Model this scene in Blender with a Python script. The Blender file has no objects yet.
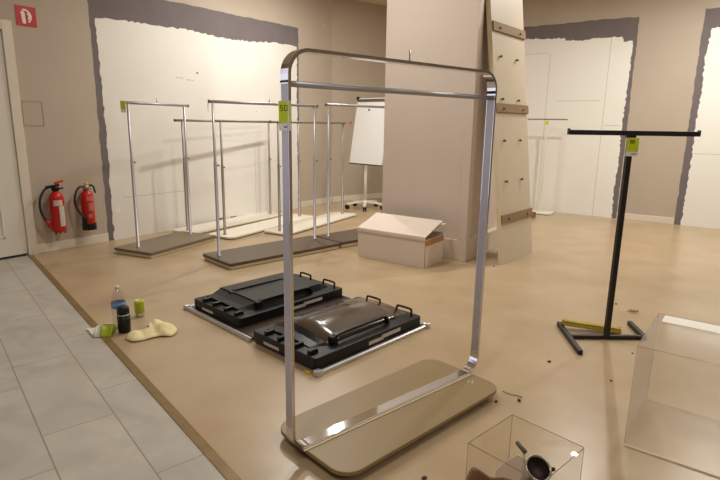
import bpy, bmesh, math, random
from mathutils import Vector, Matrix
PI = math.pi
scn = bpy.context.scene
col = scn.collection

# ------------------------------------------------------------------ materials
def lin(c):
    c = c / 255.0
    return c / 12.92 if c <= 0.04045 else ((c + 0.055) / 1.055) ** 2.4
def rgb(r, g, b): return (lin(r), lin(g), lin(b), 1.0)

def mat(name, c, rough=0.5, metal=0.0, noise=0.0, scale=8.0, bump=0.0, bscale=60.0, spec=0.5, coat=0.0, trans=0.0, c2=None, detail=4.0):
    m = bpy.data.materials.new(name); m.use_nodes = True
    nt = m.node_tree; b = nt.nodes['Principled BSDF']
    b.inputs['Base Color'].default_value = c
    b.inputs['Roughness'].default_value = rough
    b.inputs['Metallic'].default_value = metal
    b.inputs['Specular IOR Level'].default_value = spec
    b.inputs['Coat Weight'].default_value = coat
    b.inputs['Transmission Weight'].default_value = trans
    tc = nt.nodes.new('ShaderNodeTexCoord')
    if noise > 0 or c2:
        n = nt.nodes.new('ShaderNodeTexNoise'); n.inputs['Scale'].default_value = scale; n.inputs['Detail'].default_value = detail
        nt.links.new(tc.outputs['Object'], n.inputs['Vector'])
        r = nt.nodes.new('ShaderNodeValToRGB')
        r.color_ramp.elements[0].position = 0.3; r.color_ramp.elements[1].position = 0.7
        d = c2 if c2 else tuple(x * (1 - noise) for x in c[:3]) + (1,)
        r.color_ramp.elements[0].color = d; r.color_ramp.elements[1].color = c
        nt.links.new(n.outputs['Fac'], r.inputs['Fac']); nt.links.new(r.outputs['Color'], b.inputs['Base Color'])
    if bump > 0:
        n2 = nt.nodes.new('ShaderNodeTexNoise'); n2.inputs['Scale'].default_value = bscale; n2.inputs['Detail'].default_value = 3
        nt.links.new(tc.outputs['Object'], n2.inputs['Vector'])
        bp = nt.nodes.new('ShaderNodeBump'); bp.inputs['Strength'].default_value = bump; bp.inputs['Distance'].default_value = 0.01
        nt.links.new(n2.outputs['Fac'], bp.inputs['Height']); nt.links.new(bp.outputs['Normal'], b.inputs['Normal'])
    return m

def clear(name, tint, haze=0.0, gloss=0.0):
    """clear sheet plastic: see-through, with a mirror-like sheen that grows at grazing angles, and a little surface haze"""
    m = bpy.data.materials.new(name); m.use_nodes = True
    nt = m.node_tree; nt.nodes.clear()
    out = nt.nodes.new('ShaderNodeOutputMaterial')
    t = nt.nodes.new('ShaderNodeBsdfTransparent'); t.inputs['Color'].default_value = tint
    g = nt.nodes.new('ShaderNodeBsdfGlossy'); g.inputs['Roughness'].default_value = gloss
    d = nt.nodes.new('ShaderNodeBsdfDiffuse'); d.inputs['Color'].default_value = rgb(225, 220, 210)
    lw = nt.nodes.new('ShaderNodeLayerWeight'); lw.inputs['Blend'].default_value = 0.5
    pw = nt.nodes.new('ShaderNodeMath'); pw.operation = 'POWER'; pw.inputs[1].default_value = 5.0; nt.links.new(lw.outputs['Facing'], pw.inputs[0])
    f = nt.nodes.new('ShaderNodeMath'); f.operation = 'MULTIPLY_ADD'; f.inputs[1].default_value = 0.75; f.inputs[2].default_value = 0.022; nt.links.new(pw.outputs[0], f.inputs[0])
    m1 = nt.nodes.new('ShaderNodeMixShader'); m2 = nt.nodes.new('ShaderNodeMixShader'); m2.inputs[0].default_value = haze
    nt.links.new(f.outputs[0], m1.inputs[0]); nt.links.new(t.outputs[0], m1.inputs[1]); nt.links.new(g.outputs[0], m1.inputs[2])
    nt.links.new(m1.outputs[0], m2.inputs[1]); nt.links.new(d.outputs[0], m2.inputs[2]); nt.links.new(m2.outputs[0], out.inputs['Surface'])
    return m

M = {}
M['wall'] = mat('beige_paint', rgb(187, 173, 156), 0.75, noise=0.05, scale=2.0, bump=0.08, bscale=120)
M['pillar'] = mat('pillar_paint', rgb(220, 204, 190), 0.6, noise=0.04, scale=1.5)
M['plinth'] = mat('plinth_paint', rgb(216, 202, 184), 0.5, noise=0.04, scale=3)
M['grey'] = mat('grey_primer', rgb(116, 107, 108), 0.8, noise=0.10, scale=6, bump=0.2)
M['plaster'] = mat('bare_white_plaster', rgb(234, 230, 222), 0.42, noise=0.07, scale=1.6, bump=0.06, bscale=20, detail=6)
M['plaster2'] = mat('white_board', rgb(240, 238, 230), 0.42, noise=0.03, scale=1.2, bump=0.04, bscale=20)
M['joint'] = mat('board_joint_line', rgb(196, 190, 178), 0.8)
M['ceiling'] = mat('ceiling_paint', rgb(215, 200, 175), 0.8)
M['trim'] = mat('white_trim', rgb(224, 214, 198), 0.4, noise=0.05, scale=4)
M['doorw'] = mat('white_door_paint', rgb(224, 219, 208), 0.35, noise=0.03, scale=2)
M['brass'] = mat('brown_threshold_metal', rgb(142, 114, 70), 0.4, 0.2, noise=0.25, scale=14)
M['vinyl'] = mat('beige_vinyl', rgb(186, 163, 131), 0.30, noise=0.0, scale=2.6, c2=rgb(170, 146, 113), bump=0.03, bscale=7, detail=8)
M['chrome'] = mat('chrome', rgb(228, 228, 232), 0.12, 1.0)
M['chromeb'] = mat('bright_chrome', rgb(222, 222, 228), 0.05, 1.0)
M['satin'] = mat('satin_steel_with_film', rgb(192, 187, 194), 0.36, 0.6, noise=0.06, scale=9)
M['tube'] = mat('steel_tube', rgb(176, 174, 178), 0.42, 0.6)
M['dtube'] = mat('dull_steel_tube', rgb(140, 130, 122), 0.45, 0.6)
M['tan'] = mat('tan_laminate', rgb(142, 119, 78), 0.46, noise=0.04, scale=5)
M['brownb'] = mat('brown_laminate', rgb(128, 112, 90), 0.45, noise=0.08, scale=5)
M['darkb'] = mat('dark_brown_laminate', rgb(96, 80, 66), 0.4, noise=0.10, scale=6)
M['lightw'] = mat('pale_underside', rgb(230, 216, 188), 0.6)
M['whiteb'] = mat('white_laminate', rgb(232, 224, 208), 0.4, noise=0.03, scale=4)
M['edge'] = mat('raw_board_edge', rgb(146, 118, 82), 0.7, noise=0.15, scale=30)
M['panelw'] = mat('cream_panel', rgb(203, 189, 165), 0.5, noise=0.04, scale=3)
M['panele'] = mat('cream_panel_edge', rgb(228, 212, 180), 0.5)
M['knob'] = mat('grey_metal_stud', rgb(120, 108, 92), 0.35, 0.8)
M['black'] = mat('black_plastic', rgb(17, 16, 16), 0.42, noise=0.2, scale=10, spec=0.35)
M['blackm'] = mat('black_steel', rgb(36, 33, 34), 0.45, 0.2, noise=0.15, scale=10)
M['hood'] = mat('dark_brown_glossy_plastic', rgb(84, 71, 58), 0.2, noise=0.2, scale=5, coat=0.3)
M['alu'] = mat('aluminium', rgb(205, 205, 205), 0.35, 0.8, noise=0.06, scale=10)
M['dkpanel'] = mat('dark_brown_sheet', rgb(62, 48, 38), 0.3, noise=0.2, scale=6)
M['sticker'] = mat('white_sticker', rgb(205, 200, 190), 0.5, noise=0.25, scale=60)
M['red'] = mat('red_enamel', rgb(196, 30, 24), 0.28, noise=0.06, scale=6)
M['signred'] = mat('sign_red', rgb(190, 22, 26), 0.4)
M['white'] = mat('white_print', rgb(235, 232, 225), 0.5)
M['rubber'] = mat('black_rubber', rgb(30, 29, 31), 0.6)
M['yellow'] = mat('yellow_plastic', rgb(226, 178, 30), 0.4)
M['lime'] = mat('lime_label_card', rgb(198, 214, 26), 0.5)
M['ink'] = mat('dark_ink', rgb(60, 66, 30), 0.6)
M['inkb'] = mat('blue_ink', rgb(110, 105, 150), 0.6)
M['rule'] = mat('yellow_painted_wood', rgb(198, 172, 62), 0.5, noise=0.3, scale=25)
M['carton'] = mat('white_carton', rgb(228, 212, 196), 0.6, noise=0.04, scale=5)
M['kraft'] = mat('brown_carton_inside', rgb(178, 138, 92), 0.8, noise=0.1, scale=20)
M['board'] = mat('whiteboard_face', rgb(228, 226, 224), 0.3)
M['cloth'] = mat('pale_yellow_cloth', rgb(236, 220, 168), 0.8, noise=0.12, scale=14, bump=0.3, bscale=40)
M['blue'] = mat('blue_label', rgb(112, 150, 196), 0.45, noise=0.2, scale=40)
M['lgreen'] = mat('green_print', rgb(176, 186, 34), 0.45, noise=0.25, scale=30)
M['pack'] = mat('white_packet', rgb(226, 222, 208), 0.5, noise=0.06, scale=30)
M['leather'] = mat('brown_leather', rgb(130, 92, 58), 0.6, noise=0.35, scale=16, bump=0.5, bscale=30)
M['steel'] = mat('brushed_steel', rgb(190, 184, 175), 0.28, 0.9, noise=0.1, scale=20)
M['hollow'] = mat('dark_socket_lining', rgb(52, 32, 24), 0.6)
M['wood'] = mat('brown_wood', rgb(150, 108, 66), 0.6, noise=0.2, scale=20)
M['crumb'] = mat('dark_crumb', rgb(84, 60, 36), 0.8)
M['twig'] = mat('dry_leaf', rgb(140, 120, 50), 0.7, noise=0.4, scale=40)
M['orange'] = mat('orange_sticker', rgb(214, 96, 30), 0.5)
M['acrylic'] = clear('clear_acrylic', (0.985, 0.982, 0.97, 1))
M['acrylich'] = clear('hazy_acrylic', (0.988, 0.985, 0.975, 1), haze=0.018, gloss=0.10)
M['acredge'] = mat('acrylic_edge', rgb(150, 122, 90), 0.3)
M['acredgeh'] = clear('hazy_acrylic_edge', (0.93, 0.91, 0.87, 1), haze=0.10, gloss=0.2)
M['petcap'] = mat('pale_bottle_cap', rgb(214, 206, 200), 0.4)
M['pet'] = clear('clear_bottle_plastic', (0.93, 0.93, 0.93, 1), haze=0.06, gloss=0.05)

def tile_material():
    m = bpy.data.materials.new('grey_stone_tile'); m.use_nodes = True
    nt = m.node_tree; b = nt.nodes['Principled BSDF']; L = nt.links.new
    def node(op, a=None, c=None):
        n = nt.nodes.new('ShaderNodeMath'); n.operation = op
        for i, v in enumerate((a, c)):
            if v is None: continue
            if isinstance(v, (int, float)): n.inputs[i].default_value = v
            else: L(v, n.inputs[i])
        return n.outputs[0]
    tc = nt.nodes.new('ShaderNodeTexCoord'); s = nt.nodes.new('ShaderNodeSeparateXYZ'); L(tc.outputs['Object'], s.inputs[0])
    t, n = s.outputs[0], s.outputs[1]
    r = node('DIVIDE', node('SUBTRACT', node('MULTIPLY', n, -1.0), 0.210), 0.287)
    row = node('FLOOR', r); fr = node('FRACT', r)
    tt = node('DIVIDE', node('SUBTRACT', node('SUBTRACT', t, 3.388), node('MULTIPLY', row, 0.27)), 0.81)
    ft = node('FRACT', tt); cell = node('FLOOR', tt)
    def near(f, w): return node('LESS_THAN', node('SUBTRACT', 0.5, node('ABSOLUTE', node('SUBTRACT', f, 0.5))), w)
    g = node('MAXIMUM', near(fr, 0.0105), near(ft, 0.0032))
    ns = nt.nodes.new('ShaderNodeTexNoise'); ns.inputs['Scale'].default_value = 3.5; ns.inputs['Detail'].default_value = 8
    ns.inputs['Distortion'].default_value = 1.2; L(tc.outputs['Object'], ns.inputs['Vector'])
    ramp = nt.nodes.new('ShaderNodeValToRGB'); ramp.color_ramp.elements[0].position = 0.3; ramp.color_ramp.elements[1].position = 0.7
    ramp.color_ramp.elements[0].color = rgb(172, 164, 152); ramp.color_ramp.elements[1].color = rgb(192, 185, 174); L(ns.outputs['Fac'], ramp.inputs['Fac'])
    wn = nt.nodes.new('ShaderNodeTexWhiteNoise'); wn.noise_dimensions = '2D'
    cv = nt.nodes.new('ShaderNodeCombineXYZ'); L(row, cv.inputs[0]); L(cell, cv.inputs[1]); L(cv.outputs[0], wn.inputs['Vector'])
    hv = nt.nodes.new('ShaderNodeHueSaturation'); L(ramp.outputs['Color'], hv.inputs['Color'])
    L(node('ADD', 0.95, node('MULTIPLY', wn.outputs['Value'], 0.10)), hv.inputs['Value'])
    mx = nt.nodes.new('ShaderNodeMix'); mx.data_type = 'RGBA'
    L(g, mx.inputs[0]); L(hv.outputs['Color'], mx.inputs[6]); mx.inputs[7].default_value = rgb(146, 137, 124)
    L(mx.outputs[2], b.inputs['Base Color']); b.inputs['Roughness'].default_value = 0.38
    return m
M['tile'] = tile_material()

# ------------------------------------------------------------------ mesh helpers
class MB:
    """collects shapes and links them as one mesh object"""
    def __init__(s): s.bm = bmesh.new()
    def _add(s, vs, fs, smooth=False):
        bv = [s.bm.verts.new(v) for v in vs]
        for f in fs:
            try:
                q = s.bm.faces.new([bv[i] for i in f]); q.smooth = smooth
            except ValueError: pass
        return bv
    def box(s, x0, x1, y0, y1, z0, z1, mtx=None):
        vs = [Vector((x, y, z)) for z in (z0, z1) for y in (y0, y1) for x in (x0, x1)]
        if mtx: vs = [mtx @ v for v in vs]
        s._add(vs, [(0, 2, 3, 1), (4, 5, 7, 6), (0, 1, 5, 4), (2, 6, 7, 3), (0, 4, 6, 2), (1, 3, 7, 5)]); return s
    def sweep(s, path, prof, up=None, closed=False, smooth=True, cap=True):
        """prof: list of (a,b); a along side vector, b along normal; up fixes the side vector"""
        P = [Vector(p) for p in path]; n = len(P); rings = []
        prev = None
        for i in range(n):
            if closed: d = P[(i + 1) % n] - P[i - 1]
            else: d = P[min(i + 1, n - 1)] - P[max(i - 1, 0)]
            d.normalize()
            if up is not None: side = Vector(up)
            else:
                if prev is None:
                    side = d.cross(Vector((0, 0, 1)))
                    if side.length < 1e-3: side = d.cross(Vector((0, 1, 0)))
                else: side = prev - d * prev.dot(d)
                side.normalize(); prev = side
            nor = side.cross(d).normalized()
            rings.append([P[i] + side * a + nor * b for a, b in prof])
        k = len(prof); vs = [v for r in rings for v in r]; fs = []
        for i in range(n if closed else n - 1):
            j = (i + 1) % n
            for q in range(k):
                r = (q + 1) % k
                fs.append((i * k + q, i * k + r, j * k + r, j * k + q))
        if cap and not closed: fs += [tuple(range(k - 1, -1, -1)), tuple((n - 1) * k + q for q in range(k))]
        s._add(vs, fs, smooth); return s
    def tube(s, path, r, n=12, closed=False):
        return s.sweep(path, [(r * math.cos(2 * PI * q / n), r * math.sin(2 * PI * q / n)) for q in range(n)], closed=closed)
    def lathe(s, prof, c=(0, 0, 0), n=28, mtx=None, smooth=True):
        """prof: list of (r, z) around z"""
        vs = []; fs = []; k = len(prof)
        for i in range(n):
            a = 2 * PI * i / n
            for r, z in prof:
                v = Vector((c[0] + r * math.cos(a), c[1] + r * math.sin(a), c[2] + z)); vs.append(mtx @ v if mtx else v)
        for i in range(n):
            j = (i + 1) % n
            for q in range(k - 1): fs.append((i * k + q, j * k + q, j * k + q + 1, i * k + q + 1))
        s._add(vs, fs, smooth); bmesh.ops.remove_doubles(s.bm, verts=s.bm.verts[:], dist=1e-5); return s
    def prism(s, poly, z0, z1, mtx=None):
        n = len(poly); vs = [Vector((x, y, z)) for z in (z0, z1) for x, y in poly]
        if mtx: vs = [mtx @ v for v in vs]
        s._add(vs, [tuple(range(n - 1, -1, -1)), tuple(range(n, 2 * n))] + [(i, (i + 1) % n, n + (i + 1) % n, n + i) for i in range(n)]); return s
    def build(s, name, m, parent=None, bevel=0.0, seg=2, fix=True):
        if fix: bmesh.ops.recalc_face_normals(s.bm, faces=s.bm.faces[:])
        me = bpy.data.meshes.new(name); s.bm.to_mesh(me); s.bm.free(); me.materials.append(M[m] if isinstance(m, str) else m)
        o = bpy.data.objects.new(name, me); col.objects.link(o)
        if parent: o.parent = parent
        if bevel > 0:
            b = o.modifiers.new('bevel', 'BEVEL'); b.width = bevel; b.segments = seg; b.limit_method = 'ANGLE'; b.angle_limit = math.radians(35)
        return o

def tag(o, label, cat, group=None):
    o['label'] = label; o['category'] = cat
    if group: o['group'] = group
    return o
def thing(name, label, cat, loc=(0, 0, 0), deg=0.0, group=None):
    o = bpy.data.objects.new(name, None); col.objects.link(o); o.empty_display_size = 0.1
    o.location = loc; o.rotation_euler = (0, 0, math.radians(deg)); return tag(o, label, cat, group)
def struct(o):
    o['kind'] = 'structure'; return o
def place(o, loc, deg=0.0):
    o.location = loc; o.rotation_euler = (0, 0, math.radians(deg)); return o
def copy_thing(src, loc, deg, label, group=None):
    r = src.copy(); col.objects.link(r); r.location = loc; r.rotation_euler = (0, 0, math.radians(deg)); r['label'] = label
    for ch in list(src.children):
        c = ch.copy(); col.objects.link(c); c.parent = r
        for g in list(ch.children):
            d = g.copy(); col.objects.link(d); d.parent = c
    return r
def rrect(x0, x1, y0, y1, r, n=7):
    pts = []
    for cx, cy, a0 in ((x1 - r, y1 - r, 0), (x0 + r, y1 - r, 90), (x0 + r, y0 + r, 180), (x1 - r, y0 + r, 270)):
        for i in range(n + 1):
            a = math.radians(a0 + 90 * i / n); pts.append((cx + r * math.cos(a), cy + r * math.sin(a)))
    return pts
def jag(poly, amp, step, seed, hold=()):
    """roughens the edges of a painted or torn outline"""
    rnd = random.Random(seed); out = []; n = len(poly)
    for i in range(n):
        a = Vector(poly[i]); b = Vector(poly[(i + 1) % n]); k = max(1, int((b - a).length / step))
        for j in range(k):
            p = a.lerp(b, j / k)
            if i not in hold and j > 0:
                d = (b - a).normalized(); p = p + Vector((-d.y, d.x)) * rnd.uniform(-amp, amp)
            out.append((p.x, p.y))
    return out

# ------------------------------------------------------------------ camera
cam = bpy.data.cameras.new('camera'); co = bpy.data.objects.new('camera', cam); col.objects.link(co)
th, ro = math.radians(12.35), math.radians(0.9)
F = Vector((0, math.cos(th), -math.sin(th))); R0 = Vector((1, 0, 0)); U0 = R0.cross(F)
R = R0 * math.cos(ro) + U0 * math.sin(ro); U = U0 * math.cos(ro) - R0 * math.sin(ro)
co.matrix_world = Matrix(((R.x, U.x, -F.x, 0), (R.y, U.y, -F.y, 0), (R.z, U.z, -F.z, 1.3), (0, 0, 0, 1)))
cam.sensor_width = 36; cam.lens = 36 * 530 / 720; cam.clip_start = 0.02
scn.camera = co

# ------------------------------------------------------------------ room shell
H = 3.25
AW, AR = 54.85, -35.15
W0 = Vector((-3.190, 5.081)); ew = Vector((math.cos(math.radians(AW)), math.sin(math.radians(AW))))
V0 = Vector((2.385, 8.685)); er = Vector((math.cos(math.radians(AR)), math.sin(math.radians(AR))))
C1 = W0 + ew * 4.685; C2 = V0 - er * 2.009
PA = W0 - ew * 9.0; PB = V0 + er * 9.0; PC = Vector((5.5, -3.5)); PD = Vector((-5.0, -5.0))
T0 = Vector((-3.124, 4.903)); AT = -49.9; et = Vector((math.cos(math.radians(AT)), math.sin(math.radians(AT)))); en = Vector((-et.y, et.x))
# the strip between the two floorings runs from the left wall towards the front
def wl(s): return W0 + ew * s
Ta = T0 + en * 0.0 - et * 0.16; Tb = T0 + et * 11.0
room = [PA, C1, C2, PB, PC, PD]
fl = MB(); fl.prism([(-3.222, 5.036), tuple(C1), tuple(C2), tuple(PB), tuple(PC), tuple(Tb)], -0.06, 0.0)
struct(fl.build('floor', 'vinyl'))
ti = MB(); loc = lambda p: ((p - T0).dot(et), (p - T0).dot(en))
ti.prism([loc(Vector((-3.222, 5.036))), loc(Tb), loc(PD), loc(PA)], -0.06, 0.0)
ft = place(struct(ti.build('floor_tiled', 'tile')), (T0.x, T0.y, 0.0), AT)
tr = MB(); tr.box(-0.13, 10.0, -0.021, 0.021, 0.0, 0.004)
place(struct(tr.build('trim_1', 'brass')), (T0.x, T0.y, 0), AT)
ce = MB(); ce.prism([tuple(p) for p in room], H, H + 0.08); struct(ce.build('ceiling', 'ceiling'))

def wall(name, a, b, m='wall'):
    d = (b - a); L = d.length; mb = MB(); mb.box(0, L, 0, 0.10, -0.06, H + 0.08)
    return place(struct(mb.build(name, m)), (a.x, a.y, 0), math.degrees(math.atan2(d.y, d.x)))
w_left = wall('wall_left', PA, C1); w_back = wall('wall_back', C1, C2); w_right = wall('wall_right', C2, PB)
wall('wall_right_front', PB, PC); wall('wall_front', PC, PD); wall('wall_left_front', PD, PA)
XZ = Matrix(((1, 0, 0, 0), (0, 0, -1, 0), (0, 1, 0, 0), (0, 0, 0, 1)))   # polygon (s, z) raised towards the room (-y)
LS = 9.0         # wall_left local x of W0
RS = 2.009       # wall_right local x of V0

def patch(parent, name, m, poly, off, d0, d1):
    mb = MB(); mb.prism([(x + off, z) for x, z in poly], d0, d1, XZ); return mb.build(name, m, parent)
patch(w_left, 'grey_paint_band', 'grey', jag([(0.74, 0.0), (0.74, 2.655), (1.5, 2.625), (1.84, 2.64), (2.76, 2.645), (3.30, 2.655), (3.88, 2.66), (3.885, 0.0)], 0.006, 0.06, 1, (7,)), LS, 0.0, 0.0015)
patch(w_left, 'bare_plaster', 'plaster', jag([(0.805, 0.0), (0.806, 0.447), (0.812, 0.88), (0.812, 1.27), (0.816, 1.64), (0.808, 1.84), (0.80, 2.31), (1.1, 2.337), (1.43, 2.337), (1.96, 2.36), (2.41, 2.335), (2.50, 2.335), (2.96, 2.355), (3.39, 2.40), (3.845, 2.393), (3.835, 1.64), (3.845, 0.0)], 0.011, 0.035, 2, (16,)), LS, 0.0015, 0.004)
patch(w_right, 'grey_paint_band', 'grey', jag([(-0.40, 0.0), (-0.40, 2.785), (0.63, 2.784), (1.18, 2.796), (1.682, 2.784), (1.692, 1.4), (1.69, 0.0)], 0.006, 0.06, 3, (6,)), RS, 0.0, 0.0015)
patch(w_right, 'bare_plaster', 'plaster2', jag([(-0.30, 0.0), (-0.30, 2.61), (0.106, 2.612), (0.72, 2.58), (0.737, 2.54), (1.0, 2.534), (1.20, 2.55), (1.49, 2.545), (1.52, 2.47), (1.637, 2.476), (1.64, 2.22), (1.632, 1.82), (1.625, 1.27), (1.635, 0.70), (1.615, 0.41), (1.635, 0.0)], 0.010, 0.03, 4, (15,)), RS, 0.0015, 0.004)
patch(w_right, 'grey_paint_band', 'grey', jag([(2.435, 0.0), (2.44, 2.81), (5.4, 2.82), (5.4, 0.0)], 0.006, 0.06, 5, (2, 3)), RS, 0.0, 0.0015)
patch(w_right, 'bare_plaster', 'plaster2', jag([(2.515, 0.0), (2.525, 0.62), (2.525, 1.16), (2.518, 1.55), (2.53, 1.74), (2.512, 2.18), (2.525, 2.36), (2.541, 2.567), (5.3, 2.56), (5.3, 0.0)], 0.011, 0.03, 6, (8, 9)), RS, 0.0015, 0.004)
def joints(parent, off, segs, d):
    mb = MB()
    for (x0, z0, x1, z1) in segs:
        if abs(x1 - x0) < abs(z1 - z0): mb.box(off + x0 - 0.0035, off + x0 + 0.0035, -d, -d + 0.0006, z0, z1)
        else: mb.box(off + x0, off + x1, -d, -d + 0.0006, z0 - 0.0035, z0 + 0.0035)
    return mb.build('board_joint', 'joint', parent)
joints(w_right, RS, [(-0.29, 2.385, 0.50, 2.385), (0.53, 0.01, 0.53, 2.38), (1.36, 0.01, 1.36, 2.53), (0.67, 1.683, 1.30, 1.683), (1.385, 1.335, 1.60, 1.335), (-0.29, 1.42, 0.75, 1.42), (2.54, 0.98, 5.0, 0.98), (3.7, 0.01, 3.7, 2.5)], 0.0046)
joints(w_left, LS, [(0.95, 0.46, 1.75, 0.46), (1.75, 0.03, 1.75, 0.75), (2.95, 0.02, 2.95, 1.0)], 0.0046)
st = MB()   # dark scars left in the bare plaster
for (x, z, w, h) in ((2.033, 1.876, 0.03, 0.02), (1.78, 1.80, 0.10, 0.008), (1.93, 1.785, 0.10, 0.008), (2.3, 0.035, 0.16, 0.03), (2.52, 0.03, 0.10, 0.024), (3.0, 1.45, 0.012, 0.012)):
    st.prism(jag([(LS + x - w / 2, z - h / 2), (LS + x + w / 2, z - h / 2), (LS + x + w / 2, z + h / 2), (LS + x - w / 2, z + h / 2)], 0.005, 0.02, int(x * 100)), 0.004, 0.0046, XZ)
st.build('plaster_scar', mat('plaster_scar', rgb(128, 118, 106), 0.9), w_left)
sc = MB(); sc.lathe([(0.0, 0.0006), (0.034, 0.0006), (0.034, 0), (0, 0)], (0, 0, 0), 20, Matrix.Translation((LS + 0.875, -0.004, 0.33)) @ Matrix.Rotation(PI / 2, 4, 'X'), smooth=False)
sc.build('round_filler_spot', 'white', w_left)
ha = MB()
for (x0, x1, z0, z1) in ((0.015, 0.20, 1.455, 1.461), (0.015, 0.20, 1.233, 1.239), (0.015, 0.021, 1.233, 1.461), (0.194, 0.20, 1.233, 1.461)): ha.box(LS + x0, LS + x1, -0.003, 0.0, z0, z1)
ha.build('access_hatch', mat('hatch_gap', rgb(160, 145, 126), 0.8), w_left)
# baseboards
def base(name, a, b, h=0.09):
    d = b - a; mb = MB(); mb.box(0, d.length, -0.014, 0.0, 0.0, h)
    return place(struct(mb.build(name, 'trim', bevel=0.003)), (a.x, a.y, 0), math.degrees(math.atan2(d.y, d.x)))
base('baseboard_left', wl(0.003), wl(0.735)); base('baseboard_left_back', wl(3.89), C1 - ew * 0.003)
base('baseboard_back', C1 + (C2 - C1).normalized() * 0.012, C2 - (C2 - C1).normalized() * 0.02)
base('baseboard_right', V0 + er * 1.70, V0 + er * 2.43)
hk = MB(); hk.tube([(LS + 4.495, 0.0, 2.79), (LS + 4.495, -0.03, 2.785), (LS + 4.495, -0.035, 2.80)], 0.006, 8)
hk.lathe([(0, 0.004), (0.016, 0.004), (0.016, 0), (0, 0)], (0, 0, 0), 14, Matrix.Translation((LS + 4.495, 0, 2.79)) @ Matrix.Rotation(PI / 2, 4, 'X'))
hk.build('wall_hook', 'trim', w_left)

# door on the left wall
dr = MB(); dr.box(-1.06, -0.0855, -0.012, 0.0, 0.022, 2.06)
d1 = place(struct(dr.build('door_1', 'doorw', bevel=0.002)), (W0.x, W0.y, 0), AW)
dp = MB()
for z0, z1 in ((0.20, 0.95), (1.10, 1.92)):
    for (a, b, c, d) in ((-0.90, -0.26, z0, z0 + 0.02), (-0.90, -0.26, z1 - 0.02, z1), (-0.90, -0.88, z0, z1), (-0.28, -0.26, z0, z1)): dp.box(a, b, -0.020, -0.012, c, d)
dp.build('door_moulding', 'doorw', d1, bevel=0.003)
dc = MB(); dc.box(-0.085, 0.0, -0.030, 0.0, 0.0, 2.16); dc.box(-1.16, -1.075, -0.030, 0.0, 0.0, 2.16); dc.box(-1.075, -0.085, -0.030, 0.0, 2.075, 2.16)
dc.build('door_casing', 'trim', d1, bevel=0.004)
pb = MB(); pb.box(-0.087, 0.002, -0.036, -0.0301, 0.0, 0.09); pb.build('casing_plinth', 'trim', d1, bevel=0.002)
dk = MB(); dk.box(-1.06, -0.10, -0.010, 0.0, 0.0, 0.021); dk.build('door_gap_shade', 'rubber', d1)  # black strip stands in for the shade under the door
wn = MB(); wn.box(-4.5, -2.1, -0.02, 0.0, 0.10, 2.55)
w1 = place(struct(wn.build('window_1', mat('window_daylight_glass', rgb(200, 208, 220), 0.1))), (W0.x, W0.y, 0), AW)
wf = MB()
for (a, b, c, d) in ((-4.56, -4.5, 0.04, 2.61), (-2.1, -2.04, 0.04, 2.61), (-4.5, -2.1, 0.04, 0.10), (-4.5, -2.1, 2.55, 2.61), (-3.33, -3.27, 0.10, 2.55)): wf.box(a, b, -0.06, 0.0, c, d)
wf.build('window_frame', 'trim', w1, bevel=0.004)
hd = MB(); hd.tube([(-0.98, -0.012, 1.03), (-0.98, -0.06, 1.03), (-0.86, -0.065, 1.03)], 0.010, 10); hd.build('door_handle', 'chrome', d1)

# pillar
K = Vector((1.028, 5.009)); el = -er; eb = ew
body = MB(); L = 0.985; Dp = 0.95
body.box(0.012, Dp, 0.055, L, 0.20, H)          # local x along ew (away), y along -er
pil = place(struct(body.build('wall_pillar', 'pillar')), (K.x, K.y, 0), AW)
q = MB(); q.box(0.0, Dp, 0.0, L, 0.0, 0.205); q.build('pillar_plinth', 'plinth', pil, bevel=0.004)
q = MB(); q.box(0.0, 0.10, 0.005, 0.09, 0.205, H); q.build('corner_board', 'pillar', pil, bevel=0.003)

# ------------------------------------------------------------------ fire sign and extinguishers on the left wall
s = thing('fire_sign', 'small red square sign with white extinguisher symbol high on the beige wall', 'sign', (*wl(0.142), 2.22), AW)
q = MB(); q.box(-0.088, 0.088, -0.004, 0.0, -0.088, 0.088); q.build('sign_plate', 'signred', s)
q = MB()
q.prism([(-0.045, 0.035), (-0.030, 0.045), (-0.012, 0.038), (-0.005, -0.058), (-0.012, -0.065), (-0.030, -0.065), (-0.036, -0.058)], 0.004, 0.0048, XZ)
def arc(c, r, a0, a1, n=12, sq=1.0): return [(c[0] + r * math.cos(math.radians(a0 + (a1 - a0) * i / n)), c[1] + sq * r * math.sin(math.radians(a0 + (a1 - a0) * i / n))) for i in range(n + 1)]
o_ = arc((-0.012, 0.0), 0.060, 110, -62, 16, 1.05); i_ = arc((-0.012, -0.002), 0.047, -58, 108, 16, 1.05)
q.prism(o_ + i_, 0.004, 0.0048, XZ)
q.prism(arc((0.012, 0.0), 0.022, 90, -70, 10, 1.5) + arc((0.005, 0.0), 0.014, -70, 90, 10, 1.5), 0.004, 0.0048, XZ)
q.build('white_symbol', 'white', s)

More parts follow.
